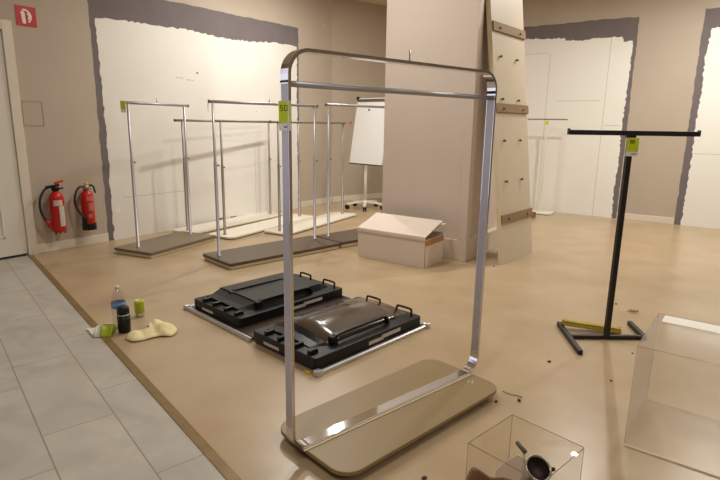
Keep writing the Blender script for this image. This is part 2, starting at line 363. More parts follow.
def extinguisher(loc_s, z0, label, kind):
    p = wl(loc_s); n = Vector((ew.y, -ew.x)); p = p + n * 0.095
    t = thing('fire_extinguisher', label, 'fire extinguisher', (p.x, p.y, z0), AW, 'red fire extinguishers on the beige wall')
    r, h = (0.066, 0.395) if kind == 1 else (0.062, 0.40)
    q = MB(); q.lathe([(0, 0.004), (r * 0.9, 0.0), (r, 0.015), (r, h - 0.06), (r * 0.92, h - 0.03), (r * 0.66, h - 0.008), (0.030, h), (0.024, h + 0.015), (0, h + 0.015)])
    q.build('cylinder', 'red', t)
    q = MB(); q.lathe([(0, 0.0), (0.034, 0.0), (0.034, 0.03), (0.026, 0.045), (0, 0.045)], (0, 0, h + 0.015)); q.build('valve', 'black' if kind == 1 else 'steel', t)
    if kind == 1:
        q = MB(); q.box(-0.04, 0.085, -0.014, 0.014, h + 0.050, h + 0.072, Matrix.Rotation(math.radians(-6), 4, 'Y')); q.box(-0.03, 0.075, -0.012, 0.012, h + 0.025, h + 0.04); q.build('carry_handle', 'black', t, bevel=0.004)
        q = MB(); q.box(0.0, 0.085, -0.012, 0.012, 0, 0.022, Matrix.Translation((0.0, 0, h + 0.075)) @ Matrix.Rotation(math.radians(-14), 4, 'Y')); q.build('lever', 'red', t, bevel=0.005)
        hs = [(-0.02, 0, h + 0.045), (-0.06, 0, h + 0.05), (-0.105, 0, h + 0.025), (-0.145, 0, h - 0.045), (-0.158, 0, h - 0.12), (-0.150, 0, h - 0.19), (-0.125, 0, h - 0.255), (-0.105, 0, h - 0.28)]
        q = MB(); q.tube(smooth(hs), 0.011, 10); q.build('hose', 'rubber', t)
        q = MB(); q.sweep([(-0.115, 0, h - 0.265), (-0.085, 0, h - 0.315), (-0.055, -0.0, h - 0.36)], circ(0.017)); q.build('nozzle', 'red', t)
        for a in (-0.045, 0, 0.045): q = MB(); q.lathe([(0, -0.018), (0.008, -0.018), (0.008, 0.006), (0, 0.006)], (a, -0.02, 0), 8); q.build('foot', 'black', t)
        labs = [(-0.058, 0.024, h - 0.13, h - 0.075), (-0.012, 0.045, h - 0.335, h - 0.135)]
    else:
        q = MB(); q.box(-0.01, 0.06, -0.012, 0.012, h + 0.045, h + 0.06)
        q.tube(smooth([(0.05, 0, h + 0.055), (0.075, 0, h + 0.04), (0.09, 0, h - 0.01), (0.093, 0, h - 0.03)]), 0.009, 8); q.build('carry_handle', 'black', t)
        q = MB(); q.lathe([(0, 0), (0.018, 0), (0.018, 0.02), (0.012, 0.03), (0, 0.03)], (0.0, -0.005, h + 0.06)); q.build('safety_cap', 'yellow', t)
        hs = [(-0.02, 0, h + 0.04), (-0.06, 0, h + 0.045), (-0.10, 0, h + 0.005), (-0.125, 0, h - 0.07), (-0.120, 0, h - 0.14), (-0.095, -0.02, h - 0.215), (-0.062, -0.045, h - 0.27)]
        q = MB(); q.tube(smooth(hs), 0.010, 10); q.build('hose', 'rubber', t)
        q = MB(); q.lathe([(0, -0.004), (r + 0.006, -0.004), (r + 0.006, 0.065), (r, 0.066), (0, 0.066)]); q.box(-0.085, -0.05, -0.06, -0.025, 0.0, 0.14); q.build('base_boot', 'black', t, bevel=0.004)
        labs = [(-0.036, 0.046, h - 0.10, h - 0.055), (-0.02, 0.03, h - 0.20, h - 0.12), (-0.028, 0.008, h - 0.275, h - 0.235)]
    for (x0, x1, za, zb) in labs:
        q = MB(); rr = r + 0.0012; N = 8
        outer = [(rr * math.sin(x / r), -rr * math.cos(x / r)) for x in [x0 + (x1 - x0) * i / N for i in range(N + 1)]]
        inner = [((r - 0.001) * x / rr, (r - 0.001) * y / rr) for x, y in reversed(outer)]
        q.prism(outer + inner, za, zb); q.build('label_sticker', 'sticker' if kind == 1 else mat('faded_label', rgb(206, 120, 108), 0.5, noise=0.3, scale=50), t)
    q = MB(); q.box(-0.025, 0.025, r - 0.004, 0.0945, h - 0.09, h - 0.05); q.build('wall_bracket', 'black', t)
def circ(r, n=12): return [(r * math.cos(2 * PI * q / n), r * math.sin(2 * PI * q / n)) for q in range(n)]
def smooth(pts, k=5):
    P = [Vector(p) for p in pts]; P = [P[0] * 2 - P[1]] + P + [P[-1] * 2 - P[-2]]; out = []
    for i in range(1, len(P) - 2):
        for j in range(k):
            t = j / k; a, b, c, d = P[i - 1:i + 3]
            out.append(0.5 * ((2 * b) + (c - a) * t + (2 * a - 5 * b + 4 * c - d) * t * t + (3 * b - a - 3 * c + d) * t ** 3))
    out.append(P[-2]); return out
extinguisher(0.192, 0.205, 'red fire extinguisher with big white label and red lever, nearer the door casing', 1)
extinguisher(0.495, 0.185, 'red fire extinguisher with black bottom boot and yellow cap, beside the grey paint band', 2)

# ------------------------------------------------------------------ chrome rack in front
t = thing('garment_rack', 'large chrome hoop garment rack with a tan base board, in front of everything', 'garment rack', (0.156, 2.187, 0), 40.5)
off = math.radians(43.2 - 40.5)
rot = Matrix.Rotation(off, 4, 'Z')
q = MB(); q.prism(rrect(-0.49, 0.545, -0.236, 0.226, 0.085), 0.034, 0.052, rot); q.build('base_board', 'tan', t, bevel=0.003)
q = MB(); q.prism(rrect(-0.472, 0.527, -0.218, 0.208, 0.08), 0.024, 0.034, rot); q.build('base_underside', 'edge', t)
for x in (-0.40, 0.45):
    for y in (-0.17, 0.17):
        q = MB(); q.lathe([(0, 0), (0.018, 0), (0.020, 0.004), (0.020, 0.024), (0, 0.024)], tuple(rot @ Vector((x, y, 0))), 14); q.build('foot', 'lightw', t)
xa, xb, zb, zt, rc = -0.541, 0.593, 0.0595, 1.539, 0.080
hw = [(-0.024, -0.006), (0.024, -0.006), (0.024, 0.006), (-0.024, 0.006)]
def arc3(cx, cz, r, a0, a1, n=8): return [(cx + r * math.cos(math.radians(a0 + (a1 - a0) * i / n)), 0, cz + r * math.sin(math.radians(a0 + (a1 - a0) * i / n))) for i in range(n + 1)]
top = [(xa, 0, zt - 0.10)] + arc3(xa + rc, zt - rc, rc, 180, 90) + arc3(xb - rc, zt - rc, rc, 90, 0) + [(xb, 0, zt - 0.10)]
q = MB(); q.sweep(top, hw, up=(0, 1, 0), smooth=False); o = q.build('top_bar', 'chrome', t)
bot = [(xa, 0, zb + 0.09)] + arc3(xa + 0.075, zb + 0.075, 0.075, 180, 270) + arc3(xb - 0.075, zb + 0.075, 0.075, 270, 360) + [(xb, 0, zb + 0.09)]
q = MB(); q.sweep(bot, hw, up=(0, 1, 0), smooth=False); q.build('bottom_bar', 'chromeb', t)
for x in (xa, xb):
    q = MB(); q.box(x - 0.006, x + 0.006, -0.024, 0.024, zb + 0.09, zt - 0.10); u = q.build('upright', 'chrome', t, bevel=0.0015)
    q = MB(); q.box(x - 0.0068, x + 0.0068, -0.0195, 0.0195, zb + 0.10, zt - 0.112); q.build('face_film', 'satin', u)
q = MB(); q.box(xb - 0.0105, xb - 0.004, -0.022, 0.022, zt - 0.092, zt - 0.080); q.build('dark_band', 'black', t)
q = MB(); q.box(xa - 0.0078, xa - 0.006, -0.024, 0.024, zt - 0.108, zt - 0.102); q.build('dark_band', 'black', t)  # thin black strip across the outer face, above the film
q = MB(); q.tube([(xa + 0.004, 0, 1.428), (xb - 0.004, 0, 1.428)], 0.0105, 14); q.build('hanging_rail', 'tube', t)
q = MB(); q.lathe([(0, 0), (0.005, 0), (0.005, 0.008), (0.003, 0.01), (0.003, 0.045), (0, 0.045)], (0.04, 0, zt + 0.006), 10); q.build('top_pin', 'steel', t)
q = MB(); q.box(-0.50, 0.53, -0.034, -0.0255, 0.0525, 0.0555); q.build('edge_strip', 'lightw', t)
def label(parent, c, w, h, nrm, strokes, name='price_label'):
    """small lime card with a white foot; nrm is the local direction (degrees) it faces"""
    a = math.radians(nrm); mtx = Matrix.Translation(c) @ Matrix.Rotation(a + PI / 2, 4, 'Z')
    q = MB(); q.box(-w / 2, w / 2, -0.0008, 0.0008, -h, 0, mtx); lab = q.build(name, 'white', parent)
    q = MB(); q.box(-w / 2 + 0.001, w / 2 - 0.001, -0.0016, -0.0008, -h * 0.74, -0.001, mtx); q.build('lime_field', 'lime', lab)
    if strokes:
        q = MB()
        for (x0, x1, z0, z1) in strokes: q.box(x0 * w, x1 * w, -0.0021, -0.0016, z0 * h, z1 * h, mtx)
        q.build('print', 'ink', lab)
        q = MB(); q.box(-0.05 * w, 0.36 * w, -0.0014, -0.0008, -0.90 * h, -0.85 * h, mtx); q.build('small_print', 'inkb', lab)
    return lab
FIVE_O = [(-.36, -.10, -.17, -.145), (-.36, -.30, -.24, -.15), (-.36, -.10, -.25, -.225), (-.16, -.10, -.32, -.23), (-.36, -.10, -.335, -.31), (.0, .06, -.33, -.15), (.22, .28, -.33, -.15), (.0, .28, -.17, -.145), (.0, .28, -.335, -.31)]
label(t, (xa - 0.0085, -0.004, 1.372), 0.054, 0.098, 180 + 14, FIVE_O)

# ------------------------------------------------------------------ smaller racks
def rack_parts(t, x0, x1, length, width, py, basem, top, zb0, post='tube', over=(0.035, 0.035), pin=None, under=True):
    """base from (0,0) to (length,width); posts at x0, x1 and y=py"""
    if under:
        q = MB(); q.prism(rrect(0.012, length - 0.012, 0.010, width - 0.010, 0.012, 3), 0.004, zb0 - 0.030); q.build('base_underside', 'lightw', t)
        q = MB(); q.prism(rrect(0, length, 0, width, 0.015, 3), zb0 - 0.029, zb0); q.build('base_board', basem, t, bevel=0.002)
    else:
        q = MB(); q.prism(rrect(0.03, length - 0.03, 0.03, width - 0.03, 0.05, 4), 0.0, 0.010); q.build('base_underside', 'edge', t)
        q = MB(); q.prism(rrect(0, length, 0, width, 0.07, 6), 0.010, zb0); q.build('base_board', basem, t, bevel=0.002)
    for x in (x0, x1):
        q = MB(); q.lathe([(0, zb0), (0.022, zb0), (0.022, zb0 + 0.006), (0.0150, zb0 + 0.008), (0.0150, zb0 + 0.62 * (top - zb0)), (0.0115, zb0 + 0.625 * (top - zb0)), (0.0115, top - 0.004), (0, top - 0.004)], (x, py, 0), 14)
        p = q.build('post', post, t)
        zk = zb0 + 0.60 * (top - zb0)
        q = MB(); q.lathe([(0, 0), (0.006, 0), (0.006, 0.012), (0.009, 0.014), (0.009, 0.024), (0, 0.024)], (0, 0, 0), 10, Matrix.Translation((x + 0.013, py, zk)) @ Matrix.Rotation(PI / 2, 4, 'Y')); q.build('clamp_knob', 'knob', p)
    q = MB(); q.tube([(x0 - over[0], py, top), (x1 + over[1], py, top)], 0.0135, 12); b = q.build('hanging_rail', post, t)
    for x in (x0 - over[0], x1 + over[1]):
        q = MB(); q.lathe([(0, -0.006), (0.016, -0.006), (0.016, 0.006), (0, 0.006)], (0, 0, 0), 12, Matrix.Translation((x, py, top)) @ Matrix.Rotation(PI / 2, 4, 'Y')); q.build('end_cap', 'knob', b)
    if pin is not None:
        q = MB(); q.lathe([(0, 0), (0.004, 0), (0.004, 0.045), (0, 0.045)], (pin, py, top + 0.012), 8); q.build('top_pin', 'steel', t)
def local(org, deg, x, y):
    a = math.radians(deg); return (org[0] + x * math.cos(a) - y * math.sin(a), org[1] + x * math.sin(a) + y * math.cos(a))
G = 'garment racks standing along the bare plaster wall'
# short rack nearest the extinguishers
r1 = thing('garment_rack', 'short garment rack on a mid brown base, beside the fire extinguishers', 'garment rack', (-2.003, 4.933, 0), 65.5, G)
rack_parts(r1, 0.115, 0.860, 0.95, 0.50, 0.285, 'brownb', 1.463, 0.060, over=(0.06, 0.06), pin=0.48)
tg = label(r1, (0.040, 0.262, 1.475), 0.050, 0.105, 200, None, 'price_tag')
# long rack with the dark base
r2 = thing('garment_rack', 'long garment rack on a dark brown base, its lime tag at the near end', 'garment rack', (-1.158, 4.576, 0), 44.0, G)
rack_parts(r2, 0.075, 1.235, 1.33, 0.515, 0.325, 'darkb', 1.475, 0.060, pin=0.68)
label(r2, (0.030, 0.325, 1.49), 0.045, 0.105, 140, None, 'price_tag')
r4 = thing('garment_rack', 'garment rack on a dark brown base partly hidden behind the white carton', 'garment rack', (-0.196, 5.504, 0), 43.0, G)
rack_parts(r4, 0.085, 1.15, 1.25, 0.46, 0.325, 'darkb', 1.495, 0.066, pin=0.36)
# three low racks on white rounded bases
G3 = 'low garment racks on white rounded bases'
def low_rack(px, py, deg, label_, over):
    o = local((px, py), deg, -0.10, -0.19)
    t = thing('low_garment_rack', label_, 'garment rack', (o[0], o[1], 0), deg, G3)
    rack_parts(t, 0.10, 1.60, 1.72, 0.38, 0.19, 'whiteb', 1.308, 0.030, post='dtube', over=over, under=False)
    return t
low_rack(-2.055, 6.195, 59.2, 'low garment rack on a white rounded base, closest to the bare plaster wall', (0.10, 0.06))
low_rack(-1.56, 5.985, 61.8, 'low garment rack on a white rounded base, the middle of the three', (0.10, 0.06))
low_rack(-0.965, 6.235, 62.0, 'low garment rack on a white rounded base, right behind the long dark-based rack', (0.14, 0.05))

# ------------------------------------------------------------------ flip chart
t = thing('flip_chart', 'white flip chart board on a wheeled star foot, half hidden behind the pillar', 'flip chart', (0.07, 8.27, 0), 0)
q = MB(); q.lathe([(0.02, 0.09), (0.055, 0.09), (0.055, 0.125), (0.02, 0.13)], (0, 0, 0), 16); q.build('hub', 'whiteb', t)
for k in range(5):
    a = math.radians(-92 + 72 * k); d = Vector((math.cos(a), math.sin(a), 0))
    q = MB(); q.sweep([d * 0.03 + Vector((0, 0, 0.105)), d * 0.16 + Vector((0, 0, 0.10)), d * 0.30 + Vector((0, 0, 0.082))], [(-0.020, -0.014), (0.020, -0.014), (0.020, 0.014), (-0.020, 0.014)], smooth=False); lg = q.build('leg', 'whiteb', t)
    c = d * 0.29 + Vector((0, 0, 0.034)); q = MB()
    for sgn in (-1, 1):
        q.lathe([(0, -0.010), (0.028, -0.010), (0.034, -0.006), (0.034, 0.006), (0.028, 0.010), (0, 0.010)], (0, 0, 0), 16, Matrix.Translation(c + Vector((-d.y, d.x, 0)) * 0.017 * sgn) @ Matrix.Rotation(a, 4, 'Z') @ Matrix.Rotation(PI / 2, 4, 'X'))
    q.lathe([(0, 0.03), (0.008, 0.03), (0.008, 0.055), (0, 0.055)], (c.x, c.y, 0), 8); q.build('caster', 'black', lg)
q = MB(); q.lathe([(0, 0.12), (0.024, 0.12), (0.024, 0.72), (0.018, 0.725), (0.018, 1.0), (0, 1.0)], (0, 0, 0), 16); q.build('post', 'whiteb', t)
bm_ = Matrix.Translation((-0.035, -0.08, 0.70)) @ Matrix.Rotation(math.radians(-44), 4, 'Z') @ Matrix.Rotation(math.radians(-10), 4, 'X')
q = MB(); q.box(-0.30, 0.38, -0.012, 0.012, 0.0, 1.0, bm_); bd = q.build('board', 'board', t, bevel=0.003)
q = MB(); q.box(-0.302, 0.382, -0.016, 0.014, -0.012, 0.003, bm_); q.build('tray', 'rubber', bd)
q = MB(); q.box(-0.29, 0.37, -0.026, -0.012, 0.945, 0.985, bm_); q.build('paper_clamp', 'knob', bd, bevel=0.004)
q = MB(); q.box(-0.305, -0.27, -0.034, 0.014, 0.975, 1.02, bm_); q.build('clamp_knob', 'black', bd)
q = MB(); q.lathe([(0, 0), (0.014, 0), (0.014, 0.01), (0, 0.01)], (0, 0, 0), 12, bm_ @ Matrix.Translation((-0.02, -0.012, 0.82)) @ Matrix.Rotation(PI / 2, 4, 'X')); q.build('magnet', 'black', bd)
q = MB(); q.box(-0.022, 0.022, -0.022, 0.022, 0.94, 1.01); q.build('bracket', 'knob', t)

dN = (C2 - C1).normalized(); sp = C1 + dN * 0.378
q = MB(); q.prism([(0.028 * math.cos(2 * PI * i / 14), 0.022 * math.sin(2 * PI * i / 14)) for i in range(14)], 0.0, 0.002, XZ)
o = q.build('round_sticker', 'orange'); place(o, (sp.x, sp.y, 1.313), math.degrees(math.atan2(dN.y, dN.x))); tag(o, 'tiny orange sticker on the beige wall beside the flip chart', 'sticker')

# ------------------------------------------------------------------ white carton
t = thing('carton', 'long white carton with its lid tilted open, in front of the pillar', 'box', (0.597, 4.746, 0), -35.0)
q = MB(); X0, X1, Y1, hb, wt = -0.755, 0.0, 0.385, 0.285, 0.006
q.box(X0, X1, 0, Y1, 0.0, wt); q.box(X0, X1, 0, wt, wt, hb); q.box(X0, X1, Y1 - wt, Y1, wt, hb)
q.box(X0, X0 + wt, wt, Y1 - wt, wt, hb); q.box(X1 - wt, X1, wt, Y1 - wt, wt, 0.262); q.build('box_body', 'carton', t, bevel=0.002)
q = MB(); q.box(0.0002, 0.0022, 0.012, Y1 - 0.01, 0.205, 0.258); q.build('kraft_band', 'kraft', t)
q = MB(); q.box(0.0, 0.0018, -0.0005, 0.012, 0.0, 0.283); q.build('kraft_corner', 'kraft', t)
lm = Matrix.Translation((0, 0.0, 0.2905)) @ Matrix.Rotation(math.radians(17), 4, 'X')
q = MB(); q.box(X0 - 0.004, X1 + 0.004, -0.004, 0.36, 0.0, 0.007, lm); q.box(X0 - 0.004, X1 + 0.004, -0.004, 0.003, -0.03, 0.0, Matrix.Translation((0, -0.004, 0.292)))
q.build('lid', 'carton', t, bevel=0.002)
q = MB(); q.box(X1 - 0.03, X1 + 0.012, 0.16, 0.40, 0, 0.006, Matrix.Translation((0, 0.0, 0.30)) @ Matrix.Rotation(math.radians(9), 4, 'X')); q.build('side_flap', 'carton', t)

# ------------------------------------------------------------------ leaning panel
t = thing('leaning_panel', 'tall cream panel with brown battens and studs leaning on the pillar', 'panel', (1.375, 4.918, 0), 49.6)
lean = Matrix.Rotation(-math.atan(0.128), 4, 'X')
q = MB(); q.box(0.0, 0.69, 0.0, 0.045, 0.0, 2.70, lean); q.build('board', 'panelw', t, bevel=0.002)
q = MB(); q.box(-0.004, 0.0, -0.001, 0.046, 0.0, 2.70, lean); q.build('edge_band', 'panele', t)
for z0 in (2.165, 1.437, 0.395):
    q = MB(); q.box(0.0, 0.69, -0.018, 0.0, z0, z0 + 0.082, lean); bt = q.build('batten', 'edge', t, bevel=0.002)
    for x in (0.13, 0.56):
        q = MB(); q.lathe([(0, 0), (0.010, 0), (0.010, 0.012), (0, 0.014)], (0, 0, 0), 10, lean @ Matrix.Translation((x, -0.018, z0 + 0.035)) @ Matrix.Rotation(PI / 2, 4, 'X')); q.build('bolt', 'knob', bt)
for z in (1.945, 1.56, 1.175, 0.788):
    for x in (0.125, 0.475):
        q = MB(); q.lathe([(0, 0), (0.008, 0), (0.008, 0.016), (0.013, 0.018), (0.013, 0.026), (0, 0.028)], (0, 0, 0), 10, lean @ Matrix.Translation((x, 0, z)) @ Matrix.Rotation(PI / 2, 4, 'X')); q.build('stud', 'knob', t)

# ------------------------------------------------------------------ white stand and wood block by the right wall
t = thing('display_stand', 'slim white T-shaped stand with a tiny lime tag against the white wall patch', 'stand', (2.755, 8.082, 0), AR)
q = MB(); q.prism(rrect(-0.20, 0.20, -0.14, 0.14, 0.06), 0.006, 0.024); q.build('base_plate', 'whiteb', t, bevel=0.003)
q = MB(); q.prism(rrect(-0.18, 0.18, -0.12, 0.12, 0.05), 0.0, 0.006); q.build('base_underside', 'rubber', t)
q = MB(); q.box(-0.014, 0.014, -0.014, 0.014, 0.024, 1.40); q.build('post', 'whiteb', t, bevel=0.003)
q = MB(); q.box(-0.29, 0.29, -0.012, 0.012, 1.40, 1.418); q.build('cross_bar', 'dtube', t, bevel=0.003)
label(t, (0.0, -0.017, 1.385), 0.055, 0.075, 270, None, 'price_tag')
o = MB(); o.box(-0.03, 0.03, -0.025, 0.025, 0, 0.085); o = o.build('wood_block', 'wood', bevel=0.003); place(o, (2.52, 7.64, 0), 20)
tag(o, 'small brown wooden block on the floor behind the leaning panel', 'wood block')

# ------------------------------------------------------------------ black T stand
t = thing('display_stand', 'black steel T-shaped stand with a lime and white price label under its bar', 'stand', (1.551, 3.135, 0), 1.0)
q = MB(); q.box(-0.235, 0.235, -0.013, 0.013, 0.0, 0.026); q.build('base_bar', 'blackm', t, bevel=0.002)
for (xa_, ya_, xb_, yb_) in ((-0.205, 0.225, -0.258, -0.245), (0.285, 0.25, 0.246, -0.020)):
    q = MB(); q.sweep([(xa_, ya_, 0.0145), (xb_, yb_, 0.0145)], [(-0.014, -0.0145), (0.014, -0.0145), (0.014, 0.0145), (-0.014, 0.0145)], smooth=False); q.build('foot', 'blackm', t, bevel=0.002)
q = MB(); q.box(-0.006, 0.024, -0.015, 0.015, 0.026, 1.258); q.build('post', 'blackm', t, bevel=0.002)
q = MB(); q.box(-0.355, 0.405, -0.016, 0.016, 1.258, 1.286); q.box(-0.358, -0.352, -0.016, 0.016, 1.258, 1.294); q.box(0.402, 0.408, -0.016, 0.016, 1.258, 1.294); q.build('cross_bar', 'blackm', t, bevel=0.002)
q = MB(); q.box(-0.014, 0.032, -0.022, 0.018, 1.245, 1.262); q.build('clamp', 'black', t, bevel=0.003)
LINES = [(-.30, .14, -.17, -.13), (-.26, .18, -.25, -.19), (-.22, .10, -.31, -.28)]
label(t, (0.014, -0.024, 1.246), 0.068, 0.105, 268, LINES)

t = thing('folding_rule', 'worn yellow wooden folding rule lying behind the bar of the black stand', 'folding rule', (1.540, 3.262, 0.0175), -10)
t.rotation_euler.y = math.radians(4.6)
for (y0, z0, dx) in ((-0.022, 0.0, 0.0), (-0.006, 0.0, 0.006), (0.010, 0.0, -0.004), (0.026, 0.0, 0.004), (-0.014, 0.016, 0.0), (0.004, 0.016, -0.006), (0.020, 0.016, 0.006)):
    q = MB(); q.box(-0.200 + dx, 0.155 + dx, y0 - 0.0075, y0 + 0.0075, z0, z0 + 0.0155); q.build('rule_stick', 'rule', t, bevel=0.002)

# ------------------------------------------------------------------ black hooded lids on the aluminium frame
LO = (-0.21, 2.578); LA = 47.0
t = thing('rail_frame', 'flat aluminium rail frame on the floor under the two black lids', 'frame', (*LO, 0), LA)
for (x0, y0, x1, y1) in ((0.0, 0.0, 0.96, 0.0), (0.03, 1.405, 1.035, 1.405), (0.012, 0.61, 0.03, 1.40), (0.962, 0.02, 1.030, 1.40)):
    q = MB(); q.sweep([(x0, y0, 0.013), (x1, y1, 0.013)], [(-0.013, -0.012), (0.013, -0.012), (0.013, 0.006), (0.006, 0.012), (-0.006, 0.012), (-0.013, 0.006)], smooth=False); q.build('rail', 'alu', t)
for (x, y) in ((0, 0), (0.962, 0), (0.03, 1.405), (1.035, 1.405)):
    q = MB(); q.box(x - 0.020, x + 0.020, y - 0.020, y + 0.020, 0.0, 0.032); q.build('corner_joint', 'alu', t, bevel=0.006)
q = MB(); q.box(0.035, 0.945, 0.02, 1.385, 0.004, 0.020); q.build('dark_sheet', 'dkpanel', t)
q = MB(); q.box(-0.03, -0.012, 0.04, 0.075, 0.0, 0.010); q.build('yellow_tab', 'yellow', t)

def hooded_lid(name, label_, x0, y0, hoodm, arch, zr):
    Lx, Ly = 0.930, 0.565
    org = local(LO, LA, x0, y0)
    t = thing(name, label_, 'lid', (org[0], org[1], 0.0205), LA, 'black hooded lids on the rail frame')
    q = MB()
    q.prism(rrect(0, Lx, 0, Ly, 0.02, 3), 0.0, 0.062); q.build('rim', 'black', t, bevel=0.005)
    # hood: cross sections along x
    def section(x, h, inset):
        pts = []; ya, yb = 0.105 + inset, Ly - 0.03 - inset; n = 12
        pts.append((x, ya - 0.02, 0.060))
        for i in range(n + 1):
            u = i / n; y = ya + (yb - ya) * u
            pts.append((x, y, 0.062 + h * (0.30 + 0.70 * math.sin(PI * u)) if arch else 0.062 + h * (0.90 + 0.10 * math.sin(PI * u))))
        pts.append((x, yb + 0.02, 0.060)); return pts
    def loft(secs, name, m, parent, soft=arch):
        q = MB(); k = len(secs[0]); vs = [v for s in secs for v in s]; fs = []
        for i in range(len(secs) - 1):
            for j in range(k - 1): fs.append((i * k + j, i * k + j + 1, (i + 1) * k + j + 1, (i + 1) * k + j))
            fs.append((i * k + k - 1, i * k, (i + 1) * k, (i + 1) * k + k - 1))
        fs += [tuple(range(k)), tuple((len(secs) - 1) * k + j for j in range(k))]
        q._add(vs, fs, soft); return q.build(name, m, parent)
    hh = 0.062 if arch else 0.048
    if arch: loft([section(0.165, hh * 0.80, 0.0), section(0.30, hh, 0.0), section(0.55, hh * 0.98, 0.0), section(0.76, hh * 0.80, 0.0), section(0.90, hh * 0.35, 0.01)], 'hood', hoodm, t)
    else: loft([section(0.20, hh, 0.0), section(0.5, hh, 0.0), section(0.78, hh, 0.0), section(0.86, hh * 0.25, 0.01)], 'hood', hoodm, t)
    loft([section(0.075, 0.016, 0.03), section(0.13, hh * 0.45, 0.02), section(0.164 if arch else 0.199, hh * 0.84, 0.0)], 'end_ramp', 'black', t, False)
    for y in (0.085, Ly - 0.17):
        q = MB(); q.sweep(smooth([(0.20, y, 0.095), (0.24, y, 0.112), (0.40, y, 0.114), (0.58, y, 0.112), (0.655, y, 0.106), (0.68, y, 0.062)], 4), [(-0.016, -0.006), (0.016, -0.006), (0.016, 0.006), (-0.016, 0.006)], up=(0, 1, 0), smooth=False); q.build('carry_bar', 'black', t)
        q = MB(); q.box(0.185, 0.232, y - 0.020, y + 0.020, 0.055, 0.110); q.build('bar_mount', 'black', t, bevel=0.006)
    for y in (0.07, 0.19, 0.33, 0.45):
        q = MB(); q.box(0.008, 0.075, y - 0.012, y + 0.012, 0.058, 0.085); q.build('latch', 'black', t, bevel=0.006)
    for y in (0.11, 0.38):
        q = MB(); q.tube(smooth([(Lx - 0.05, y - 0.062, 0.055), (Lx - 0.047, y - 0.060, 0.095), (Lx - 0.045, y - 0.045, 0.105), (Lx - 0.045, y + 0.045, 0.105), (Lx - 0.047, y + 0.060, 0.095), (Lx - 0.05, y + 0.062, 0.055)], 4), 0.0075, 8); q.build('grab_handle', 'black', t)
    for (a, b, z0, z1) in ((0.42, 0.55, 0.012, 0.034), (0.535, 0.71, 0.022, 0.044)):
        q = MB(); q.box(a, b, -0.0015, 0.0, z0, z1); q.build('sticker', 'sticker', t)
    q = MB(); q.box(-0.0015, 0.0, Ly * 0.55, Ly * 0.80, 0.010, 0.028); q.build('sticker', 'sticker', t)
    return t
hooded_lid('hooded_lid', 'black lid with a glossy brown arched hood, the nearer one on the frame', 0.004, 0.023, 'hood', True, 0)
hooded_lid('hooded_lid', 'black lid with a flat matt black hood, the one nearer the racks', 0.060, 0.800, 'black', False, 0)

# ------------------------------------------------------------------ bottle, cans, packet, cloth
t = thing('water_bottle', 'clear plastic water bottle with a blue label behind the black can', 'bottle', (-1.540, 3.222, 0))
q = MB(); q.lathe([(0, 0.004), (0.034, 0.0), (0.043, 0.010), (0.043, 0.06), (0.040, 0.07), (0.043, 0.08), (0.043, 0.172), (0.038, 0.182), (0.036, 0.205), (0.026, 0.232), (0.015, 0.246), (0.0125, 0.252), (0, 0.252)]); q.build('bottle_body', 'pet', t)
q = MB(); q.lathe([(0.0432, 0.130), (0.0450, 0.131), (0.0450, 0.165), (0.0432, 0.166)]); q.build('bottle_label', 'blue', t)
q = MB(); q.lathe([(0, 0.270), (0.013, 0.270), (0.0145, 0.267), (0.0145, 0.252), (0, 0.252)]); q.build('cap', 'petcap', t)
t = thing('black_can', 'black can with a silver ring standing in front of the water bottle', 'can', (-1.470, 3.128, 0))
q = MB(); q.lathe([(0, 0.0), (0.033, 0.0), (0.036, 0.006), (0.038, 0.06), (0.038, 0.116), (0, 0.116)]); q.build('can_body', 'black', t)
q = MB(); q.lathe([(0.0, 0.116), (0.039, 0.116), (0.039, 0.122), (0.0, 0.122)]); q.build('ring', 'alu', t)
q = MB(); q.lathe([(0, 0.122), (0.0375, 0.122), (0.0365, 0.150), (0.033, 0.165), (0.028, 0.168), (0, 0.168)]); q.build('can_lid', 'black', t)
t = thing('drink_can', 'small yellow-green can behind the crumpled cloth', 'can', (-1.487, 3.405, 0))
q = MB(); q.lathe([(0, 0.002), (0.024, 0.0), (0.030, 0.010), (0.031, 0.030)]); q.build('can_base', 'alu', t)
q = MB(); q.lathe([(0.031, 0.030), (0.0312, 0.031), (0.0312, 0.104), (0.031, 0.105)]); q.build('can_print', 'lgreen', t)
q = MB(); q.lathe([(0.031, 0.105), (0.029, 0.114), (0.025, 0.118), (0.0235, 0.114), (0, 0.114)]); q.build('can_top', mat('pale_yellow_rim', rgb(206, 198, 96), 0.4), t)

t = thing('paper_packet', 'torn white and green packet lying across the brown floor strip', 'packet', (-1.585, 3.115, 0.0045), 8)
def pillow(x0, x1, y0, y1, h0, h1, n=10):
    q = MB(); vs = []; fs = []
    for side in (0, 1):
        for i in range(n + 1):
            for j in range(n + 1):
                u, v = i / n, j / n; e = (math.sin(PI * v) ** 0.6)
                hgt = (h0 + (h1 - h0) * u) * e * (1 + 0.12 * math.sin(7 * u + 5 * v))
                vs.append((x0 + (x1 - x0) * u, y0 + (y1 - y0) * v, (0.001 + hgt) if side else 0.0))
    k = (n + 1) ** 2
    for i in range(n):
        for j in range(n):
            a = i * (n + 1) + j; fs += [(a, a + 1, a + n + 2, a + n + 1), (k + a, k + a + n + 1, k + a + n + 2, k + a + 1)]
    for i in range(n):
        a = i * (n + 1); b = a + n + 1; fs += [(a, b, k + b, k + a), (a + n, k + a + n, k + b + n, b + n)]
        a, b = i, i + 1; fs += [(a, k + a, k + b, b)]; a, b = n * (n + 1) + i, n * (n + 1) + i + 1; fs += [(a, b, k + b, k + a)]
    q._add(vs, fs, True); return q
pillow(-0.01, 0.058, -0.085, 0.070, 0.052, 0.046).build('green_end', 'lgreen', t)
